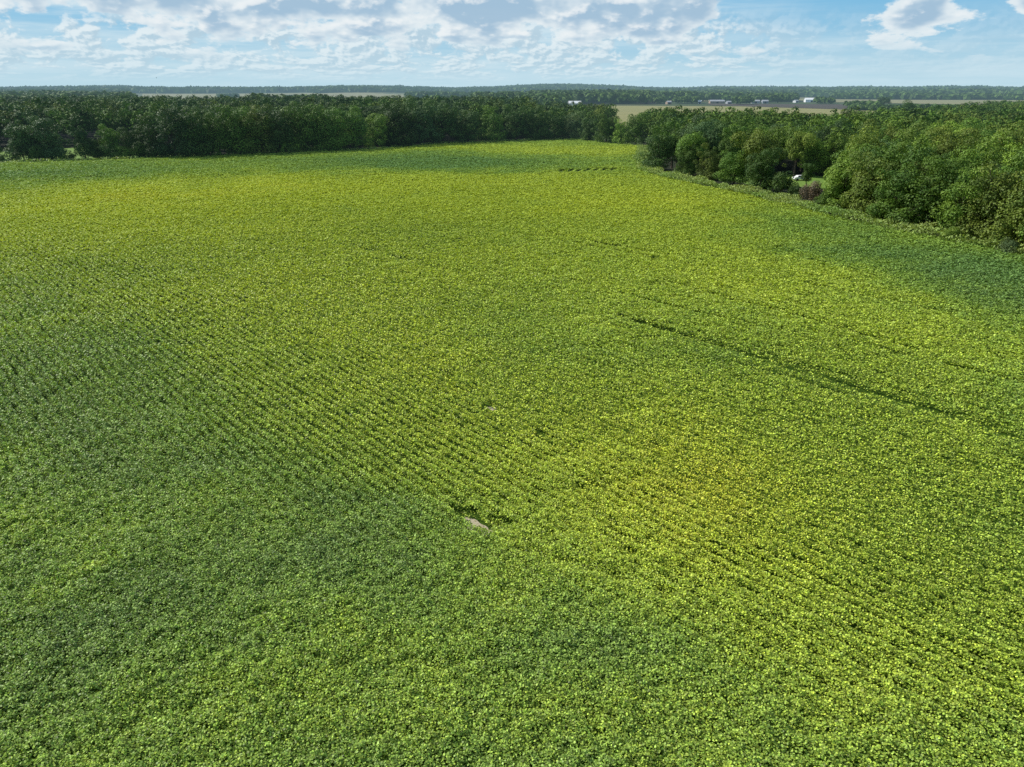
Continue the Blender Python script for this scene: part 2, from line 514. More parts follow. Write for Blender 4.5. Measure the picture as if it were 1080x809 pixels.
sheet('hay_field', M_TANFAR, [azd(135, 1200), azd(470, 1200), azd(450, 4100), azd(150, 4100)], .6, 'pale straw field far beyond the left-hand wood', 'field')
sheet('stubble_field', M_TANFAR, [azd(860, 1900), azd(1160, 1500), azd(1160, 3000), azd(830, 2600)], .6, 'pale stubble field below the wooded horizon at far right', 'field')
sheet('stubble_field', M_TANFAR, [azd(740, 2250), azd(1000, 2250), azd(1000, 2560), azd(740, 2560)], .6, 'thin pale field strip among the distant woods behind the farm', 'field')
sheet('stubble_field', M_TANFAR, [azd(700, 3250), azd(960, 3250), azd(960, 3800), azd(700, 3800)], .6, 'very thin pale field strip high among the most distant woods', 'field')
sheet('pasture', M_TANFAR, [azd(655, 1850), azd(760, 1800), azd(760, 2300), azd(655, 2300)], .6, 'narrow pale field beside the farm buildings in the distance', 'field')

# ------------------------------------------------------------------ verge along the right wood
def edge_pts(pxs, step):
    P = [at(*p) for p in pxs]
    out = []
    for (x1, y1), (x2, y2) in zip(P[:-1], P[1:]):
        L = math.hypot(x2 - x1, y2 - y1); k = max(1, int(L / step))
        for j in range(k):
            t = j / k
            out.append((x1 + (x2 - x1) * t, y1 + (y2 - y1) * t, (x2 - x1) / L, (y2 - y1) / L))
    return out


def verge(name, pxs, per, width, hgt, size, label):
    E = edge_pts(pxs, 1.0)
    pts = []
    for x, y, tx, ty in E:
        w = width * (.55 + .9 * vnoise(np.array([x / 6.0]), np.array([y / 6.0]), 5)[0])
        o = rng.random(per); q = rng.random(per) - .5
        X = x + tx * q * 1.4 + ty * (o * w - .4 * w); Y = y + ty * q * 1.4 - tx * (o * w - .4 * w)
        hh = hgt * (.3 + .9 * vnoise(X / 2.2, Y / 2.2, 6))
        pts.append(np.stack([X, Y, rng.random(per) ** .5 * hh + .3], -1))
    P = np.concatenate(pts); n = len(P)
    N = rng.normal(size=(n, 3)); N[:, 2] = np.abs(N[:, 2]) + .5
    t = vnoise(P[:, 0] / 5, P[:, 1] / 5, 8)[:, None]
    c = np.array([.19, .31, .06]) * (1 - t) + np.array([.33, .41, .11]) * t
    c = c * (1 + .25 * rng.normal(size=(n, 1))).clip(.5, 1.6)
    me = quadmesh(name, leaf_quads(P, N, size, asp=.5), c, M_VERGE)
    tag(link(name, me), label, 'grass', kind='stuff')


verge('grass_verge', [(1400, 347), (1250, 311), (1080, 269), (960, 247), (880, 230), (830, 216), (790, 206), (740, 196), (690, 185), (680, 180), (675, 171), (678, 157)], 150, 6.0, 1.7, .42,
      'light green rough grass strip between the crop and the right-hand wood')
verge('rough_grass', [(676, 155), (645, 152), (605, 147), (560, 149), (470, 152), (400, 157.5), (345, 160.5), (300, 162.5), (240, 165), (150, 168), (80, 170.5), (0, 173), (-60, 175)],
      12, 3.0, 1.0, .8, 'thin strip of rough grass along the foot of the back wood')

# ------------------------------------------------------------------ trees
def crown_template(seed, kind, nleaf, ls):
    g_ = np.random.default_rng(seed)
    # kind: oak (broad), elm (upright), shrub (low to ground), poplar (narrow)
    rx, rz, zc, k, lr = {'oak': (5.4, 5.0, 8.2, 44, .34), 'elm': (4.2, 6.0, 8.6, 42, .35), 'shrub': (3.0, 2.3, 2.2, 22, .36),
                         'poplar': (2.6, 6.4, 8.0, 30, .42), 'edge': (4.8, 5.8, 6.4, 52, .32)}[kind]
    i = np.arange(k) + .5
    ph = np.arccos(1 - 2 * i / k * .92); th = math.pi * (1 + 5 ** .5) * i + g_.random() * 6
    D = np.stack([np.cos(th) * np.sin(ph), np.sin(th) * np.sin(ph), np.cos(ph)], -1)
    D += g_.normal(size=D.shape) * .16
    rad = .38 + .74 * g_.random(k)
    rad = rad * (1 + .28 * np.cos(2 * th + seed) * np.sin(ph))
    C = D * rad[:, None] * np.array([rx, rx, rz]) * (1 - lr * .5); C[:, 2] += zc
    C[:, 2] = np.maximum(C[:, 2], .9)
    if kind == 'edge':
        m_ = 16; t_ = g_.random(m_) * 6.283; q_ = .35 + .6 * g_.random(m_)
        C = np.concatenate([C, np.stack([np.cos(t_) * rx * q_, np.sin(t_) * rx * q_, .9 + 2.8 * g_.random(m_)], -1)])
        k += m_
    LR = rx * lr * (.45 + 1.0 * g_.random(k) ** 1.3)
    tn_ = g_.random(k)
    w = LR ** 2; w /= w.sum()
    j = g_.choice(k, size=nleaf * 2, p=w)
    d = g_.normal(size=(nleaf * 2, 3)); d[:, 2] += .35
    d /= np.linalg.norm(d, axis=1, keepdims=True)
    sc = np.array([1, 1, .8])
    P = C[j] + d * LR[j][:, None] * sc * (.84 + .26 * g_.random((nleaf * 2, 1)) ** 1.5)
    # drop leaves buried deep in other lobes
    q = (P - np.array([0, 0, zc])) / np.array([rx, rx, rz]) / .55
    ok = ((q ** 2).sum(1) > .30) | (g_.random(len(P)) < .15)
    P, j, d = P[ok][:nleaf], j[ok][:nleaf], d[ok][:nleaf]
    P[:, 2] = np.maximum(P[:, 2], .15 + .3 * g_.random(len(P)))
    n = len(P)
    N = d * .95 + g_.normal(size=(n, 3)) * .34 + np.array([0, 0, .30])
    c = np.array([.70, .84, .75]) * (1 - tn_[j][:, None]) + np.array([1.28, 1.26, .95]) * tn_[j][:, None]
    c = c * (1 + .12 * g_.normal(size=(n, 1))).clip(.5, 1.7)
    V = leaf_quads(P, N, ls, asp=.8)
    return V, c, C, LR, zc


def tube(pts, rads, k=7):
    vs, fs = [], []
    for i, (p, r) in enumerate(zip(pts, rads)):
        q = pts[min(i + 1, len(pts) - 1)] - pts[max(i - 1, 0)]
        q = q / (np.linalg.norm(q) + 1e-9)
        a = np.cross(q, [0.3, 1, 0.1]); a /= np.linalg.norm(a); b = np.cross(q, a)
        for j in range(k):
            t = 2 * math.pi * j / k
            vs.append(p + r * (math.cos(t) * a + math.sin(t) * b))
    for i in range(len(pts) - 1):
        for j in range(k):
            fs.append((i * k + j, i * k + (j + 1) % k, (i + 1) * k + (j + 1) % k, (i + 1) * k + j))
    fs.append(tuple(range((len(pts) - 1) * k, len(pts) * k)))
    return vs, fs


def trunk_mesh(seed, C, zc, h, r0):
    g_ = np.random.default_rng(seed + 500)
    V, Fc = [], []

    def add(p, r):
        v, f = tube(p, r)
        b = len(V); V.extend(v); Fc.extend([tuple(i + b for i in q) for q in f])
    mid = [np.array([g_.normal() * .15 * t, g_.normal() * .15 * t, h * t]) for t in (0, .04, .2, .4, .6, .8, .97)]
    mid[0][2] = -.15
    add(mid, [r0 * s for s in (1.5, 1.1, .95, .8, .55, .3, .1)])
    for i in g_.permutation(len(C))[:12]:
        t = g_.uniform(.25, .7)
        s = np.array([0, 0, h * t]); e_ = C[i]
        m1 = s + (e_ - s) * .5 + np.array([0, 0, .5])
        add([s, m1, e_], [r0 * .38, r0 * .22, r0 * .07])
    me = bpy.data.meshes.new('trunk')
    me.from_pydata([tuple(v) for v in V], [], Fc)
    me.polygons.foreach_set('use_smooth', np.ones(len(me.polygons), bool))
    me.materials.append(M_BARK)
    return me


TEMPL = {}
for kind, nv_, nl, ls in (('oak', 5, 10500, .33), ('elm', 5, 9500, .33), ('edge', 6, 12000, .32), ('shrub', 3, 3200, .26), ('poplar', 2, 5500, .32)):
    TEMPL[kind] = []
    for s in range(nv_):
        V, c, C, LR, zc = crown_template(100 * len(kind) + s * 7 + 3, kind, nl, ls)
        cm = quadmesh('crown', V, c, M_TREE)
        tm = trunk_mesh(s, C, zc, zc * 1.35, .12 if kind == 'shrub' else .34)
        TEMPL[kind].append((cm, tm))
KH = {'oak': 13.2, 'elm': 14.6, 'edge': 12.4, 'shrub': 4.5, 'poplar': 14.4}   # natural heights
LOW = [crown_template(900 + i, 'oak' if i % 2 else 'elm', 900, .80)[:2] for i in range(5)]

TINT = {'dark': (.058, .106, .026), 'mid': (.095, .165, .028), 'light': (.150, .235, .038), 'olive': (.135, .180, .036), 'blue': (.064, .114, .044),
        'grey': (.110, .155, .070), 'plum': (.14, .105, .085), 'lime': (.17, .25, .04)}
TREES = []


def tree(x, y, h, kind, tint, label, group=None, wid=1.0, name='broadleaf_tree', cat='tree'):
    cm, tm = random.choice(TEMPL[kind])
    h *= random.uniform(.92, 1.08)
    s = h / KH[kind]
    root = empty(name, (x, y, float(terrain(x, y))), random.random() * 6.28)
    root.scale = (s * wid, s * wid * random.uniform(.9, 1.18), s)
    c = link('crown', cm, root)
    tcol = np.array(TINT[tint]) * random.uniform(.78, 1.28)
    c.color = (*tcol, 1)
    link('trunk', tm, root)
    tag(root, label, cat, group)
    TREES.append((x, y))
    return root


ORD = ['first', 'second', 'third', 'fourth', 'fifth', 'sixth', 'seventh', 'eighth', 'ninth', 'tenth', 'eleventh', 'twelfth', 'thirteenth', 'fourteenth', 'fifteenth',
       'sixteenth', 'seventeenth', 'eighteenth', 'nineteenth', 'twentieth']
TW_ = {'dark': 'dark green', 'mid': 'mid green', 'light': 'light green', 'olive': 'olive green', 'blue': 'bluish green', 'grey': 'grey green', 'plum': 'brownish plum',
       'lime': 'bright lime green'}

# field-edge trees of the right wood, left to right (photo column, base row, height m, width, kind, tint)
RF = [(693, 180, 12.5, 1.1, 'edge', 'dark'), (722, 186, 9.0, .9, 'edge', 'mid'), (745, 190, 8.5, 1.0, 'edge', 'olive'), (772, 196, 10.0, 1.15, 'edge', 'mid'),
      (800, 203, 10.5, 1.0, 'edge', 'dark'), (822, 206, 5.5, 1.0, 'shrub', 'dark'),
      (884, 223, 11.5, 1.0, 'edge', 'light'), (912, 230, 12.0, 1.0, 'edge', 'olive'), (940, 237, 11.0, 1.0, 'edge', 'mid'), (975, 243, 13.0, 1.05, 'edge', 'mid'),
      (1008, 251, 11.5, .95, 'edge', 'light'), (1040, 257, 13.5, 1.0, 'edge', 'olive'), (1078, 266, 13.0, .95, 'edge', 'olive'), (1125, 277, 13.5, 1.0, 'edge', 'mid'),
      (1180, 290, 13, 1.1, 'edge', 'olive')]
for i, (px, py, h, w, k, t) in enumerate(RF):
    x, y = at(px, py)
    x += .8; y += 1.5
    tree(x, y, h, k, t, f'{TW_[t]} tree, {ORD[i]} from the left on the field edge of the right-hand wood', 'edge trees of the right-hand wood', w)
x, y = at(856, 215); tree(x, y, 4.6, 'shrub', 'plum', 'brownish plum bush at the field edge below the lawn clearing', wid=.8, name='shrub', cat='shrub')
x, y = at(838, 208); tree(x, y, 3.4, 'shrub', 'dark', 'low dark bush left of the brownish bush below the lawn clearing', wid=.9, name='shrub', cat='shrub')
x, y = at(870, 221); tree(x, y, 4.0, 'shrub', 'mid', 'low green bush right of the brownish bush below the lawn clearing', wid=.8, name='shrub', cat='shrub')
x, y = at(849, 203); tree(x, y, 8.2, 'elm', 'dark', 'small tree with bare lower trunk standing in front of the sunlit lawn clearing', wid=.62)
x, y = at(1003, 255); tree(x, y, 2.6, 'shrub', 'lime', 'pale green bush at the foot of the right-hand wood beside the crop', wid=.9, name='shrub', cat='shrub')
x, y = at(1062, 268); tree(x, y, 2.4, 'shrub', 'grey', 'grey green bush at the foot of the right-hand wood near the photo edge', wid=1.1, name='shrub', cat='shrub')
# named trees further in
x, y = azd(744, 262); tree(x, y, 17.2, 'poplar', 'grey', 'tall grey green tree with thin airy crown rising above the right-hand wood', wid=1.2)
x, y = azd(648, 372); tree(x, y, 12.0, 'oak', 'grey', 'rounded grey green tree at the far tip of the field', wid=.8)
# left front trees
LF = [(-14, 169, 12, .8, 'edge', 'dark'), (28, 169, 14.0, 1.05, 'edge', 'blue'), (52, 169, 14.0, 1.1, 'edge', 'blue'), (88, 168, 13.8, .55, 'elm', 'blue'), (100, 168, 9, .8, 'edge', 'dark'),
      (116, 167.5, 13.0, .9, 'edge', 'mid'), (138, 167, 12.0, .95, 'edge', 'dark'), (160, 167, 14.0, .95, 'edge', 'dark'), (184, 167, 16.8, .95, 'edge', 'blue'), (206, 166, 17.5, 1.0, 'edge', 'dark'),
      (230, 165, 17.5, 1.0, 'edge', 'mid'), (252, 164, 17.5, 1.0, 'edge', 'mid'), (274, 163.5, 18.0, 1.0, 'edge', 'olive'), (296, 162.5, 18.0, 1.0, 'edge', 'dark'),
      (322, 161, 18.5, 1.0, 'edge', 'mid'), (347, 160, 18.5, 1.0, 'edge', 'mid')]
LF2 = [(372, 158.5, 18.5, 1, 'edge', 'mid'), (396, 157, 18.0, 1, 'edge', 'light'), (420, 156, 19, 1.0, 'edge', 'dark'), (445, 154, 18.5, 1, 'edge', 'blue'),
       (468, 152, 19, 1.15, 'edge', 'dark'), (494, 151, 18.5, 1.05, 'edge', 'dark'), (520, 150, 18.5, 1.1, 'edge', 'mid'), (545, 149, 18.5, 1.1, 'edge', 'dark'),
       (568, 148.5, 18.5, 1.0, 'edge', 'dark'), (588, 148, 17, 1.0, 'edge', 'dark'), (606, 147.5, 14, 1.0, 'edge', 'grey'), (622, 150, 13, 1.0, 'edge', 'dark'), (640, 152, 14, 1.0, 'edge', 'mid'),
       (656, 153, 13.5, 1.0, 'edge', 'light'), (672, 154, 14.5, 1.0, 'edge', 'mid')]
for i, (px, py, h, w, k, t) in enumerate(LF):
    x, y = at(px, py); y += 2
    tree(x, y, h, k, t, f'{TW_[t]} tree, {ORD[i]} from the left along the back edge of the field', 'trees along the back edge of the field', w)
for i, (px, py, h, w, k, t) in enumerate(LF2):
    x, y = at(px, py); y += 2 + random.uniform(0, 4); h *= random.uniform(.84, 1.08)
    tree(x, y, h, k, t, f'{TW_[t]} tree, {ORD[i]} from left along the middle of the back field edge', 'trees at the middle of the back field edge', w)
for px, py, h, t, lb in [(302, 162.5, 5.5, 'light', 'young light green sapling at the foot of the back wood'), (312, 162, 6.2, 'lime', 'bright pointed sapling at the foot of the back wood'),
                         (331, 160.5, 2.6, 'lime', 'small pale bush right of the bright sapling by the back wood')]:
    x, y = at(px, py); tree(x, y, h, 'shrub', t, lb, wid=.6, name='shrub', cat='shrub')

for i, px in enumerate(range(-14, 212, 13)):
    x, y = at(px, 170.5 - max(px, 0) * .022)
    t = random.choice(['dark', 'dark', 'blue', 'mid'])
    tree(x + random.uniform(-1, 1), y + random.uniform(0, 2), (2.4 if i in (1, 2, 6, 7) else random.uniform(4.2, 6.2)), 'shrub', t, f'{TW_[t]} undergrowth bush, {ORD[i]} from the left below the front trees at left',
         'undergrowth bushes below the front trees at left', 1.0, name='shrub', cat='shrub')

# filling trees: individuals where they show largest, the rest as one mass
def fill(poly, spacing, hfun, n_ind, regions, seed, skip=(), inset=(4, 5)):
    g_ = np.random.default_rng(seed)
    P = np.array(poly)
    xs = np.arange(P[:, 0].min(), P[:, 0].max(), spacing); ys = np.arange(P[:, 1].min(), P[:, 1].max(), spacing)
    X, Y = np.meshgrid(xs, ys); X = X.ravel(); Y = Y.ravel()
    X = X + g_.uniform(-.42, .42, X.shape) * spacing; Y = Y + g_.uniform(-.42, .42, Y.shape) * spacing
    ok = inpoly(X, Y, poly) & inpoly(X - inset[0], Y - inset[1], poly)
    az = np.degrees(np.arctan2(X, Y)); ok &= np.abs(az) < 41
    X, Y = X[ok], Y[ok]
    T0 = np.array(TREES)
    d = np.array([np.min(np.hypot(T0[:, 0] - a, T0[:, 1] - b)) for a, b in zip(X, Y)])
    ok = d > spacing * .62
    for (sx, sy, sr) in skip: ok &= np.hypot(X - sx, Y - sy) > sr
    X, Y = X[ok], Y[ok]
    o = np.argsort(np.hypot(X, Y))
    return X[o], Y[o]


clear = [(cx_, cy_, 13), (cx_ - 10, cy_ + 8, 11), (cx_ + 9, cy_ + 5, 11), (cx_ - 2, cy_ - 10, 10), (*at(842, 206), 9)]
RXs, RYs = fill(RIGHT_WOOD, 7.4, None, 0, None, 5, clear)
LXs, LYs = fill(LEFT_WOOD, 9.0, None, 0, None, 6, (), (0, 7))
NR, NLF = 165, 75
mass = []


def tint_at(x, y):
    v = vnoise(np.array([x / 16.]), np.array([y / 16.]), 77)[0] * .6 + random.random() * .4
    return ['dark', 'blue', 'mid', 'mid', 'mid', 'olive', 'light', 'light', 'grey'][min(8, int(v * 9))]


for i, (x, y) in enumerate(zip(RXs, RYs)):
    r = math.hypot(x, y)
    h = random.uniform(10.5, 15.0) + 1.5 * (vnoise(np.array([x / 30]), np.array([y / 30]), 3)[0] - .3)
    if i < NR:
        t = tint_at(x, y)
        tree(x, y, h, random.choice(['oak', 'elm', 'oak', 'edge']), t, f'{TW_[t]} broadleaf tree within the canopy of the right-hand wood', f'{TW_[t]} trees inside the right-hand wood', random.uniform(.85, 1.05))
    else:
        mass.append((x, y, h, tint_at(x, y)))
cnt = 0
for i, (x, y) in enumerate(zip(LXs, LYs)):
    px = CX + 810 * x / y
    h = random.uniform(13.0, 19.0)
    if px > 560: h *= .85 if px < 600 else .8
    r = math.hypot(x, y)
    if i < NLF:
        t = random.choice(['dark', 'dark', 'blue', 'dark', 'mid', 'olive'])
        tree(x, y, h, random.choice(['oak', 'elm', 'oak']), t, f'{TW_[t]} tall tree within the canopy of the back wood', f'{TW_[t]} trees inside the back wood', random.uniform(.9, 1.05))
    else:
        mass.append((x, y, h, random.choice(['dark', 'dark', 'blue', 'mid', 'mid', 'olive'])))

print('individual trees', len(TREES), 'mass', len(mass))
Vs, Cs = [], []
for x, y, h, t in mass:
    V, c = random.choice(LOW)
    s = h / 13.8
    a = random.random() * 6.28; ca, sa = math.cos(a), math.sin(a)
    Vn = V.copy() * s * np.array([1.05, 1.05, 1])
    Vs.append(np.stack([Vn[:, 0] * ca - Vn[:, 1] * sa + x, Vn[:, 0] * sa + Vn[:, 1] * ca + y, Vn[:, 2]], -1))
    Cs.append(c * np.array(TINT[t]) * random.uniform(.65, 1.05))
me = quadmesh('woodland_canopy', np.concatenate(Vs), np.concatenate(Cs), M_FAR)
tag(link('woodland_canopy', me), 'continuous treetops of the deeper parts of both woods', 'woodland', kind='stuff')

# lone trees in the grain field beyond
for px, r, h, w, t, lb in [(961, 640, 17, 1.1, 'dark', 'big round dark tree standing alone above the right-hand wood'), (900, 560, 11, 1.0, 'blue', 'round tree just beyond the right-hand wood, left of the big round one'),
                           (987, 720, 11, 1, 'mid', 'small tree right of the big round dark tree beyond the wood'), (1005, 760, 11, 1.2, 'dark', 'low wide tree second to the right of the big round one'),
                           (935, 1250, 17, 1.2, 'blue', 'distant dark tree in the stubble field left of the big round one')]:
    x, y = azd(px, r)
    tree(x, y, h, 'oak', t, lb, 'field trees beyond the right-hand wood', w)

# ------------------------------------------------------------------ far woods
FW = [(690, 702, 1540, 1640, 1, 12, 9), (712, 738, 1560, 1640, 1, 13, 9), (776, 794, 1480, 1540, 1, 11, 9), (800, 832, 1700, 1760, 1, 14, 10), (862, 880, 1620, 1700, 1, 10, 9), (895, 930, 1300, 1330, .8, 8, 9),
    # px0, px1, r0, r1, cover, height, size
    (-150, 140, 950, 2100, .75, 17, 13), (140, 460, 900, 1050, .4, 8, 12), (-150, 135, 2300, 4200, .5, 17, 22), (230, 250, 3000, 3100, .8, 10, 14), (300, 330, 2500, 2560, .8, 9, 14), (262, 345, 820, 900, 1, 20, 10),
    (430, 588, 900, 1150, .6, 14, 12), (430, 520, 2200, 2700, .7, 16, 18),
    (560, 685, 1480, 2300, 1, 19, 15), (500, 600, 1250, 1900, .75, 17, 15), (685, 735, 1800, 2300, .9, 18, 15), (735, 840, 1780, 2200, .55, 15, 15),
    (640, 1000, 2600, 3200, .55, 16, 22), (600, 1250, 3100, 4600, .75, 18, 30), (330, 600, 3900, 5600, .7, 18, 34), (-250, 330, 4200, 6300, .85, 18, 36),
    (560, 1250, 4600, 6300, .95, 18, 36), (440, 600, 5000, 6300, 1, 18, 36), (900, 960, 1100, 1150, .5, 5, 8), (960, 1100, 1000, 1060, .6, 7, 9), (880, 1100, 2450, 2600, .8, 14, 16)]
Vs, Cs = [], []
for a0, a1, r0, r1, cov, h, sz in FW:
    area = abs(math.atan((a1 - CX) / 810) - math.atan((a0 - CX) / 810)) / 2 * (r1 * r1 - r0 * r0)
    k = int(min(area / (sz * sz * .42), 5200))
    rr_ = np.sqrt(rng.random(k) * (r1 * r1 - r0 * r0) + r0 * r0)
    pp = rng.uniform(a0, a1, k); az = np.arctan2(pp - CX, 810.)
    X, Y = rr_ * np.sin(az), rr_ * np.cos(az)
    m = fbm(X / 260, Y / 260, 33, 3) < (.30 + .42 * cov if cov < 1 else 2)
    X, Y = X[m], Y[m]
    k = len(X); q = 22 if r1 < 2500 else 12
    hh = h * (.75 + .5 * rng.random(k)) * (.8 + .4 * vnoise(X / 120, Y / 120, 3))
    d = rng.normal(size=(k, q, 3)); d /= np.linalg.norm(d, axis=2, keepdims=True); d[..., 2] = np.abs(d[..., 2]) * 1.0 - .25 * (rng.random((k, q)) < .3)
    P = np.stack([X, Y, terrain(X, Y)], -1)[:, None, :] + d * np.stack([np.full(k, sz * .62), np.full(k, sz * .62), hh * .55], -1)[:, None, :]
    P[..., 2] += (hh * .45)[:, None]
    tcol = np.array(TINT['dark']) + (np.array(TINT['mid']) - np.array(TINT['dark'])) * rng.random((k, 1)) ** 1.2
    c = tcol[:, None, :] * (1 + .2 * rng.normal(size=(k, q, 1))).clip(.5, 1.6)
    Nn = d + rng.normal(size=d.shape) * .3
    Vs.append(leaf_quads(P.reshape(-1, 3), Nn.reshape(-1, 3), np.full(k * q, sz * (.52 if q == 22 else .75))))
    Cs.append(c.reshape(-1, 3))
me = quadmesh('distant_woods', np.concatenate(Vs), np.concatenate(Cs), M_FAR)
tag(link('distant_woods', me), 'bluish distant woods and hedgerows below the horizon', 'woods', kind='stuff')


# ------------------------------------------------------------------ buildings
def box_mesh(name, boxes, mat):
    vs, fs = [], []
    for (x0, x1, y0, y1, z0, z1) in boxes:
        b = len(vs)
        vs += [(x, y, z) for z in (z0, z1) for x, y in ((x0, y0), (x1, y0), (x1, y1), (x0, y1))]
        fs += [tuple(b + i for i in f) for f in ((0, 3, 2, 1), (4, 5, 6, 7), (0, 1, 5, 4), (1, 2, 6, 5), (2, 3, 7, 6), (3, 0, 4, 7))]
    me = bpy.data.meshes.new(name); me.from_pydata(vs, [], fs); me.materials.append(mat)
    return me


def barn(x, y, L, W, h, rz, wall, roof, label, name='barn', cat='barn', rise=.22):
    z = float(terrain(x, y))
    root = empty(name, (x, y, z), rz)
    tag(root, label, cat)
    l, w = L / 2, W / 2; pk = h + W * rise
    me = bpy.data.meshes.new('wall')
    v = [(-l, -w, -.3), (l, -w, -.3), (l, w, -.3), (-l, w, -.3), (-l, -w, h), (l, -w, h), (l, w, h), (-l, w, h), (-l, 0, pk), (l, 0, pk)]
    me.from_pydata(v, [], [(0, 1, 5, 4), (2, 3, 7, 6), (1, 2, 6, 9, 5), (3, 0, 4, 8, 7)]); me.materials.append(wall)
    link('wall', me, root)
    o = .5; t = .18
    me = bpy.data.meshes.new('roof')
    e_ = h - o * 2 * rise
    v = [(-l - o, -w - o, e_ + .03), (l + o, -w - o, e_ + .03), (l + o, 0, pk + .03), (-l - o, 0, pk + .03), (-l - o, w + o, e_ + .03), (l + o, w + o, e_ + .03)]
    v += [(a, b, c + t) for a, b, c in v]
    me.from_pydata(v, [], [(0, 3, 2, 1), (3, 4, 5, 2), (6, 7, 8, 9), (9, 8, 11, 10), (0, 1, 7, 6), (4, 10, 11, 5), (0, 6, 9, 3), (3, 9, 10, 4), (1, 2, 8, 7), (2, 5, 11, 8)])
    me.materials.append(roof)
    link('roof', me, root)
    link('door', box_mesh('door', [(-2.2, 2.2, -w - .12, -w - .02, -.1, min(3.6, h - .6))], M_DARK), root)
    for s in (-1, 1):
        for q in (.3, .42):
            cxw = s * L * q
            link('window', box_mesh('window', [(cxw - .7, cxw + .7, -w - .08, -w - .02, h * .45, h * .45 + 1.1)], M_DARK), root)
    return root


def gpt(px, py):
    return at(px, py)


x, y = at(606, 112.5); barn(x, y, 20, 14, 5.5, R(8), M_WHITE, M_WHITE, 'white barn with white roof just beyond the treetops left of the grain field')
x, y = at(855, 107.8); barn(x, y, 27, 16, 5.5, R(-6), M_WHITE, M_WHITE, 'large white shed alone at the far end of the tilled field')
x, y = at(839, 108.3); barn(x, y, 9, 8, 4, R(30), M_WHITE, M_ROOFG, 'small pale shed left of the large white shed', 'shed', 'shed')
x, y = azd(535, 3300); barn(x, y, 36, 18, 8, R(4), M_WHITE, M_WHITE, 'left one of two distant white sheds on the horizon')
x, y = azd(547, 3200); barn(x, y, 42, 18, 8, R(-3), M_WHITE, M_WHITE, 'right one of two distant white sheds on the horizon')
x, y = azd(682, 1560); barn(x, y, 38, 14, 4, R(3), M_REDW, M_ROOFB, 'long low brownish barn at the left end of the tilled field')
x, y = azd(706, 1500); barn(x, y, 9, 8, 4, R(20), M_REDW, M_ROOFG, 'pale farmhouse beside the long brownish barn', 'house', 'house')
x, y = azd(739, 1560); barn(x, y, 6, 6, 5, R(-10), M_WHITE, M_WHITE, 'small white house at the left of the dark farm trees', 'house', 'house', .3)
x, y = azd(757, 1640); barn(x, y, 30, 12, 4, R(2), M_REDW, M_ROOFG, 'long tan shed behind the tilled field', 'shed', 'shed')
x, y = azd(770, 1560); barn(x, y, 10, 8, 3.6, R(15), M_ROOFG, M_ROOFG, 'pale shed just right of the long tan shed', 'shed', 'shed')
x, y = azd(798, 1650); barn(x, y, 16, 10, 4.5, R(0), M_ROOFG, M_ROOFG, 'left one of two grey sheds under dark farm trees', 'shed', 'shed')
x, y = azd(808, 1650); barn(x, y, 12, 10, 4.5, R(0), M_ROOFG, M_ROOFG, 'right one of two grey sheds under dark farm trees', 'shed', 'shed')


# ------------------------------------------------------------------ parked car in the clearing
def car(x, y, rz):
    root = empty('parked_car', (x, y, .05), rz)
    tag(root, 'white car parked on the sunlit lawn inside the right-hand wood', 'car')
    prof = [(-2.2, .45), (-2.25, .85), (-1.9, 1.0), (-1.55, 1.05), (-1.0, 1.45), (.4, 1.48), (1.05, 1.02), (1.9, .92), (2.25, .75), (2.25, .42)]
    vs, fs = [], []
    ys = (-.86, -.80, .80, .86)
    n = len(prof)
    for k, yy in enumerate(ys):
        for (a, b) in prof:
            tap = .72 if b > 1.1 else 1
            zz = b - (.03 if k in (0, 3) else 0)
            vs.append((a, yy * tap, zz))
    for k in range(3):
        for i in range(n):
            j = (i + 1) % n
            fs.append((k * n + i, k * n + j, (k + 1) * n + j, (k + 1) * n + i))
    fs.append(tuple(range(n))[::-1]); fs.append(tuple(range(3 * n, 4 * n)))
    me = bpy.data.meshes.new('body'); me.from_pydata(vs, [], fs); me.materials.append(M_CAR)
    link('body', me, root)
    for s in (-1, 1):
        me = bpy.data.meshes.new('window')
        yy = s * .80
        me.from_pydata([(-1.35, yy + s * .03, 1.08), (.75, yy + s * .03, 1.08), (.3, s * .66, 1.40), (-.95, s * .66, 1.40)], [], [(0, 1, 2, 3)]); me.materials.append(M_DARK)
        link('window', me, root)
        for wx in (-1.35, 1.4):
            k = 16; vs = []; fs = []
            for yy2 in (s * .88, s * .66):
                for i in range(k):
                    a = 2 * math.pi * i / k
                    vs.append((wx + .34 * math.cos(a), yy2, .34 + .34 * math.sin(a)))
            for i in range(k):
                fs.append((i, (i + 1) % k, k + (i + 1) % k, k + i))
            fs.append(tuple(range(k))); fs.append(tuple(range(k, 2 * k))[::-1])
            me = bpy.data.meshes.new('wheel'); me.from_pydata(vs, [], fs); me.materials.append(M_TYRE)
            link('wheel', me, root)


x, y = at(844, 190.5)
car(x, y, R(8))

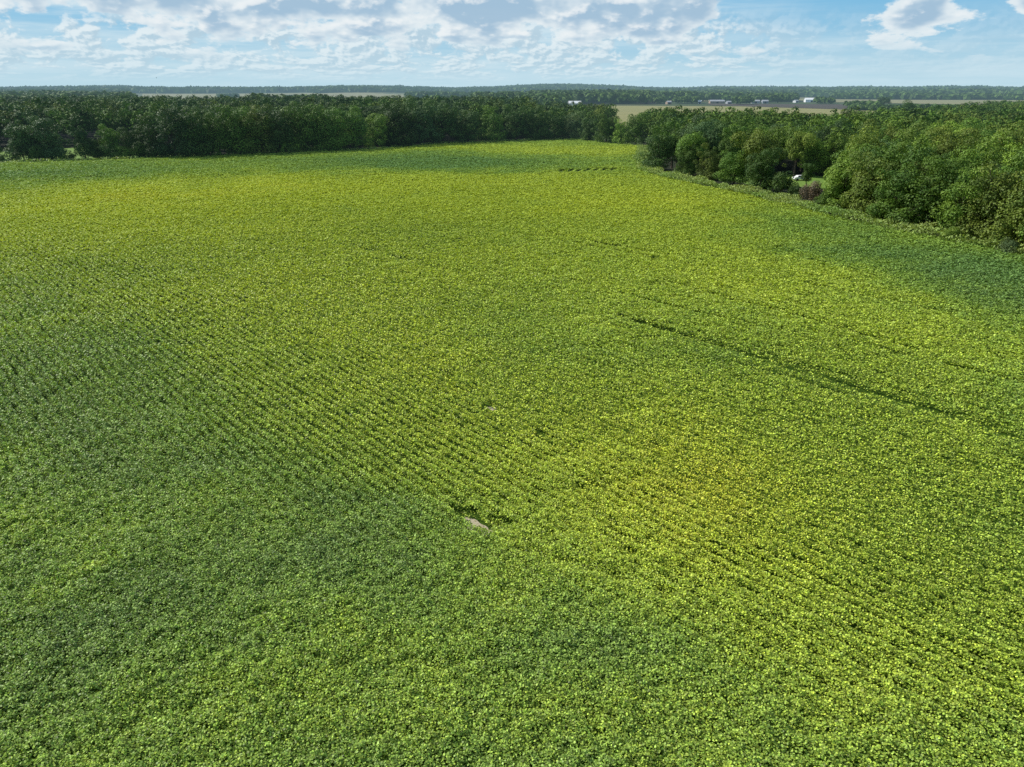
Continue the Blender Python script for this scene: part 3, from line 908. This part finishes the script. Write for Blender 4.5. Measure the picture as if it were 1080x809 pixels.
# small bird high over the back wood
a = ray(165, 82); t = 210 / a[1]
bx_, by_, bz_ = a[0] * t, 210, H + a[2] * t
root = empty('bird', (float(bx_), by_, float(bz_)), R(30))
tag(root, 'small dark bird flying above the back wood', 'bird')
bv, bf = [], []
for i, (yy, r) in enumerate([(-.32, .01), (-.2, .06), (0, .09), (.16, .07), (.24, .05), (.33, .01)]):
    for j in range(8):
        t = j * math.pi / 4
        bv.append((r * math.cos(t), yy, r * math.sin(t)))
for i in range(5):
    for j in range(8):
        bf.append((i * 8 + j, i * 8 + (j + 1) % 8, i * 8 + 8 + (j + 1) % 8, i * 8 + 8 + j))
me = bpy.data.meshes.new('body'); me.from_pydata(bv, [], bf); me.materials.append(M_BIRD); link('body', me, root)
for s in (-1, 1):
    me = bpy.data.meshes.new('wing')
    me.from_pydata([(s * .05, -.1, .03), (s * .05, .14, .03), (s * .32, .16, .16), (s * .62, .0, .12), (s * .32, -.04, .16)], [], [(0, 1, 2, 4), (4, 2, 3)])
    me.materials.append(M_BIRD); link('wing', me, root)

# ------------------------------------------------------------------ sun and sky
SUN_AZ, SUN_EL = R(-66), R(40)     # bearing from view direction (+Y), height
sd = bpy.data.lights.new('sun', 'SUN'); sd.energy = 5.0; sd.angle = R(.53); sd.color = (1, .955, .88)
sun = bpy.data.objects.new('sun', sd); COL.objects.link(sun)
sun.rotation_euler = (R(90) - SUN_EL, 0, math.pi - SUN_AZ)

world = bpy.data.worlds.new("World"); scene.world = world; world.use_nodes = True
nt = world.node_tree; nt.nodes.clear(); L = nt.links.new


class E:
    """tiny expression helper over Math nodes"""
    def __init__(s, o): s.o = o
    @staticmethod
    def op(k, *a, clamp=False):
        m = nt.nodes.new('ShaderNodeMath'); m.operation = k; m.use_clamp = clamp
        for i, v in enumerate(a):
            if isinstance(v, E): L(v.o, m.inputs[i])
            else: m.inputs[i].default_value = v
        return E(m.outputs[0])
    def __add__(s, b): return E.op('ADD', s, b)
    __radd__ = __add__
    def __sub__(s, b): return E.op('SUBTRACT', s, b)
    def __rsub__(s, b): return E.op('SUBTRACT', b, s)
    def __mul__(s, b): return E.op('MULTIPLY', s, b)
    __rmul__ = __mul__
    def __truediv__(s, b): return E.op('DIVIDE', s, b)
    def __rtruediv__(s, b): return E.op('DIVIDE', b, s)


def rng_(v, a, b, c=0.0, d=1.0, smooth=True):
    m = nt.nodes.new('ShaderNodeMapRange'); m.interpolation_type = 'SMOOTHSTEP' if smooth else 'LINEAR'
    L(v.o, m.inputs[0])
    m.inputs[1].default_value = a; m.inputs[2].default_value = b; m.inputs[3].default_value = c; m.inputs[4].default_value = d
    return E(m.outputs[0])


def noise2(u, v, z, det, rough=.55, scale=1.0, dist=0.0):
    cb = nt.nodes.new('ShaderNodeCombineXYZ')
    L(u.o, cb.inputs[0]); L(v.o, cb.inputs[1]); cb.inputs[2].default_value = z
    n = nt.nodes.new('ShaderNodeTexNoise'); n.inputs['Scale'].default_value = scale; n.inputs['Detail'].default_value = det
    n.inputs['Roughness'].default_value = rough; n.inputs['Distortion'].default_value = dist
    L(cb.outputs[0], n.inputs['Vector'])
    return E(n.outputs['Fac'])


def mixc(f, a, b):
    m = nt.nodes.new('ShaderNodeMix'); m.data_type = 'RGBA'
    L(f.o, m.inputs[0])
    for i, v in ((6, a), (7, b)):
        if isinstance(v, tuple): m.inputs[i].default_value = (*v, 1)
        else: L(v, m.inputs[i])
    return m.outputs[2]


sky = nt.nodes.new('ShaderNodeTexSky'); sky.sky_type = 'NISHITA'; sky.sun_disc = False
sky.sun_elevation = SUN_EL; sky.sun_rotation = SUN_AZ
sky.altitude = 200; sky.air_density = 1.0; sky.dust_density = 1.2; sky.ozone_density = 1.6
tc = nt.nodes.new('ShaderNodeTexCoord'); sp = nt.nodes.new('ShaderNodeSeparateXYZ')
L(tc.outputs['Generated'], sp.inputs[0])
X, Y, Z = (E(sp.outputs[i]) for i in range(3))
az = E.op('ARCTAN2', X, Y) * 57.2958
el = E.op('ARCSINE', Z) * 57.2958
elc = E.op('MAXIMUM', el, 0.0)
S = elc + 1.6
cu = az * .21 + 4.0
cv = E.op('LOGARITHM', S, 2.71828) * 2.6


def gauss(a0, e0, sa, se, k):
    da = (az - a0) / sa; de = (elc - e0) / se
    return E.op('EXPONENT', (da * da + de * de) * -1.0) * k


cover = gauss(-14, 5.8, 13, 1.5, .16) + gauss(0, 5.4, 8, 1.5, .24) + gauss(11, 4.6, 6, 1.5, .16) + gauss(28.0, 4.5, 3.2, .95, .20) + gauss(33.3, 5.2, 1.3, 1.2, .28) \
    + gauss(-30, 5.2, 9, 1.8, .10) + gauss(20.8, 5.6, 2.9, 2.0, -.45) + gauss(31.2, 6.0, .8, .9, -.1) + gauss(-15, 2.6, 20, 1.0, .05)


def density(du, dv, det):
    u, v = cu + du, cv + dv
    a = noise2(u, v, 3.1, det, .50, 1.0, .1)
    b = noise2(u * 3.1, v * 3.1, 9.7, det, .6, 1.0)
    return a * .72 + b * .28 + cover


d0 = density(0.0, 0.0, 6)
d1 = density(-.04, .10, 2) - rng_(az, 23.0, 26.0) * .05
d2 = density(.05, -.07, 5)
alpha = rng_(d0, .545, .600)
shade = rng_(d1, .56, .74)
lit = rng_(d0 - density(-.05, .11, 4), .0, .10)
# small fleecy clouds in rows lower down
su = az * .46 + 2.0; sv = E.op('LOGARITHM', elc + .9, 2.71828) * 3.3
sm = noise2(su, sv, 21.5, 7, .58, 1.0, .2)
smu = noise2(su - .08, sv + .14, 21.5, 4, .58, 1.0, .2)
small = rng_(sm, .40, .50) * rng_(elc, 5.6, 3.5) * rng_(az, 24.0, 12.0, .2, 1.0)
small_lit = rng_(sm - smu, -.06, .07)
veil = rng_(noise2(az * .07, elc * .9, 5.5, 5, .6), .36, .66) * E.op('MAXIMUM', rng_(az, 24.0, 8.0, .12, .8), rng_(elc, 4.2, 2.6) * .7)
grad = mixc(rng_(elc, .3, 6.5, smooth=False), (4.7, 7.0, 8.2), (1.45, 4.7, 7.6))
low = mixc(rng_(elc, 40.0, 12.0) * .92, sky.outputs[0], grad)
base = mixc(veil, low, (6.6, 8.0, 8.7))
scol = mixc(small_lit, (4.6, 6.2, 7.3), (8.0, 8.8, 9.1))
base = mixc(small * rng_(elc, .4, 1.6) * .9, base, scol)
ccol = mixc(shade, (7.6, 8.4, 8.8), (3.7, 5.3, 6.8))
ccol2 = mixc(lit * .75, ccol, (8.9, 9.2, 9.3))
full = mixc(alpha * rng_(elc, 1.2, 3.2) * .95, base, ccol2)
haze = rng_(elc, 4.0, 0.0, smooth=False) * .6
full = mixc(haze, full, (5.1, 7.2, 8.2))
bg = nt.nodes.new('ShaderNodeBackground'); bg.inputs['Strength'].default_value = .10
L(full, bg.inputs['Color'])
wo = nt.nodes.new('ShaderNodeOutputWorld'); L(bg.outputs[0], wo.inputs['Surface'])

# ------------------------------------------------------------------ summer haze painted into every material as emission, growing with distance from the origin
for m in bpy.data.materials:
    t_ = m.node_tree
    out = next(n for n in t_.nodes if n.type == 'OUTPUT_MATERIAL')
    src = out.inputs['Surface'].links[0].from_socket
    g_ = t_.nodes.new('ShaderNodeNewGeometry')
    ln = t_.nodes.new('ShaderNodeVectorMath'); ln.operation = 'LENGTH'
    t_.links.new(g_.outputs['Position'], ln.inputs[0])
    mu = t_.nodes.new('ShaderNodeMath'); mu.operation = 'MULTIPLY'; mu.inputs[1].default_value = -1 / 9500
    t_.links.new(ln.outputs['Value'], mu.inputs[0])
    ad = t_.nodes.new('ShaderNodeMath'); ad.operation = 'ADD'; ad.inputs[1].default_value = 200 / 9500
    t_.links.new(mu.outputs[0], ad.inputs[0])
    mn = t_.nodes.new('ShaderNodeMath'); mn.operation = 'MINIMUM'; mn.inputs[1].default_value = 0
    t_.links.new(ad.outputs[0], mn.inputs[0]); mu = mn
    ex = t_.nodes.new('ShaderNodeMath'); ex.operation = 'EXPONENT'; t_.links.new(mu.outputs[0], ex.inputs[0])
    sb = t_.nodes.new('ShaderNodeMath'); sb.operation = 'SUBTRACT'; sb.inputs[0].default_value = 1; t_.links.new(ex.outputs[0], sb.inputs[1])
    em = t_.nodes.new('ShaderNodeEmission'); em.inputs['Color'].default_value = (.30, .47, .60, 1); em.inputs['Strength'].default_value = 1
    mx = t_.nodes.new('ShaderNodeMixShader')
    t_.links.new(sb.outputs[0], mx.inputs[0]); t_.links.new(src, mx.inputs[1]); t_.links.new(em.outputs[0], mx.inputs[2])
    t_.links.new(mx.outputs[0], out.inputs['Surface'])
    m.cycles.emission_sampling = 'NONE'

# ------------------------------------------------------------------ render settings
scene.view_settings.view_transform = 'Standard'
scene.view_settings.look = 'None'
scene.view_settings.exposure = 0
scene.render.engine = 'CYCLES'
cy = scene.cycles
cy.max_bounces = 5; cy.diffuse_bounces = 3; cy.glossy_bounces = 1; cy.transmission_bounces = 3; cy.volume_bounces = 0
cy.use_denoising = False
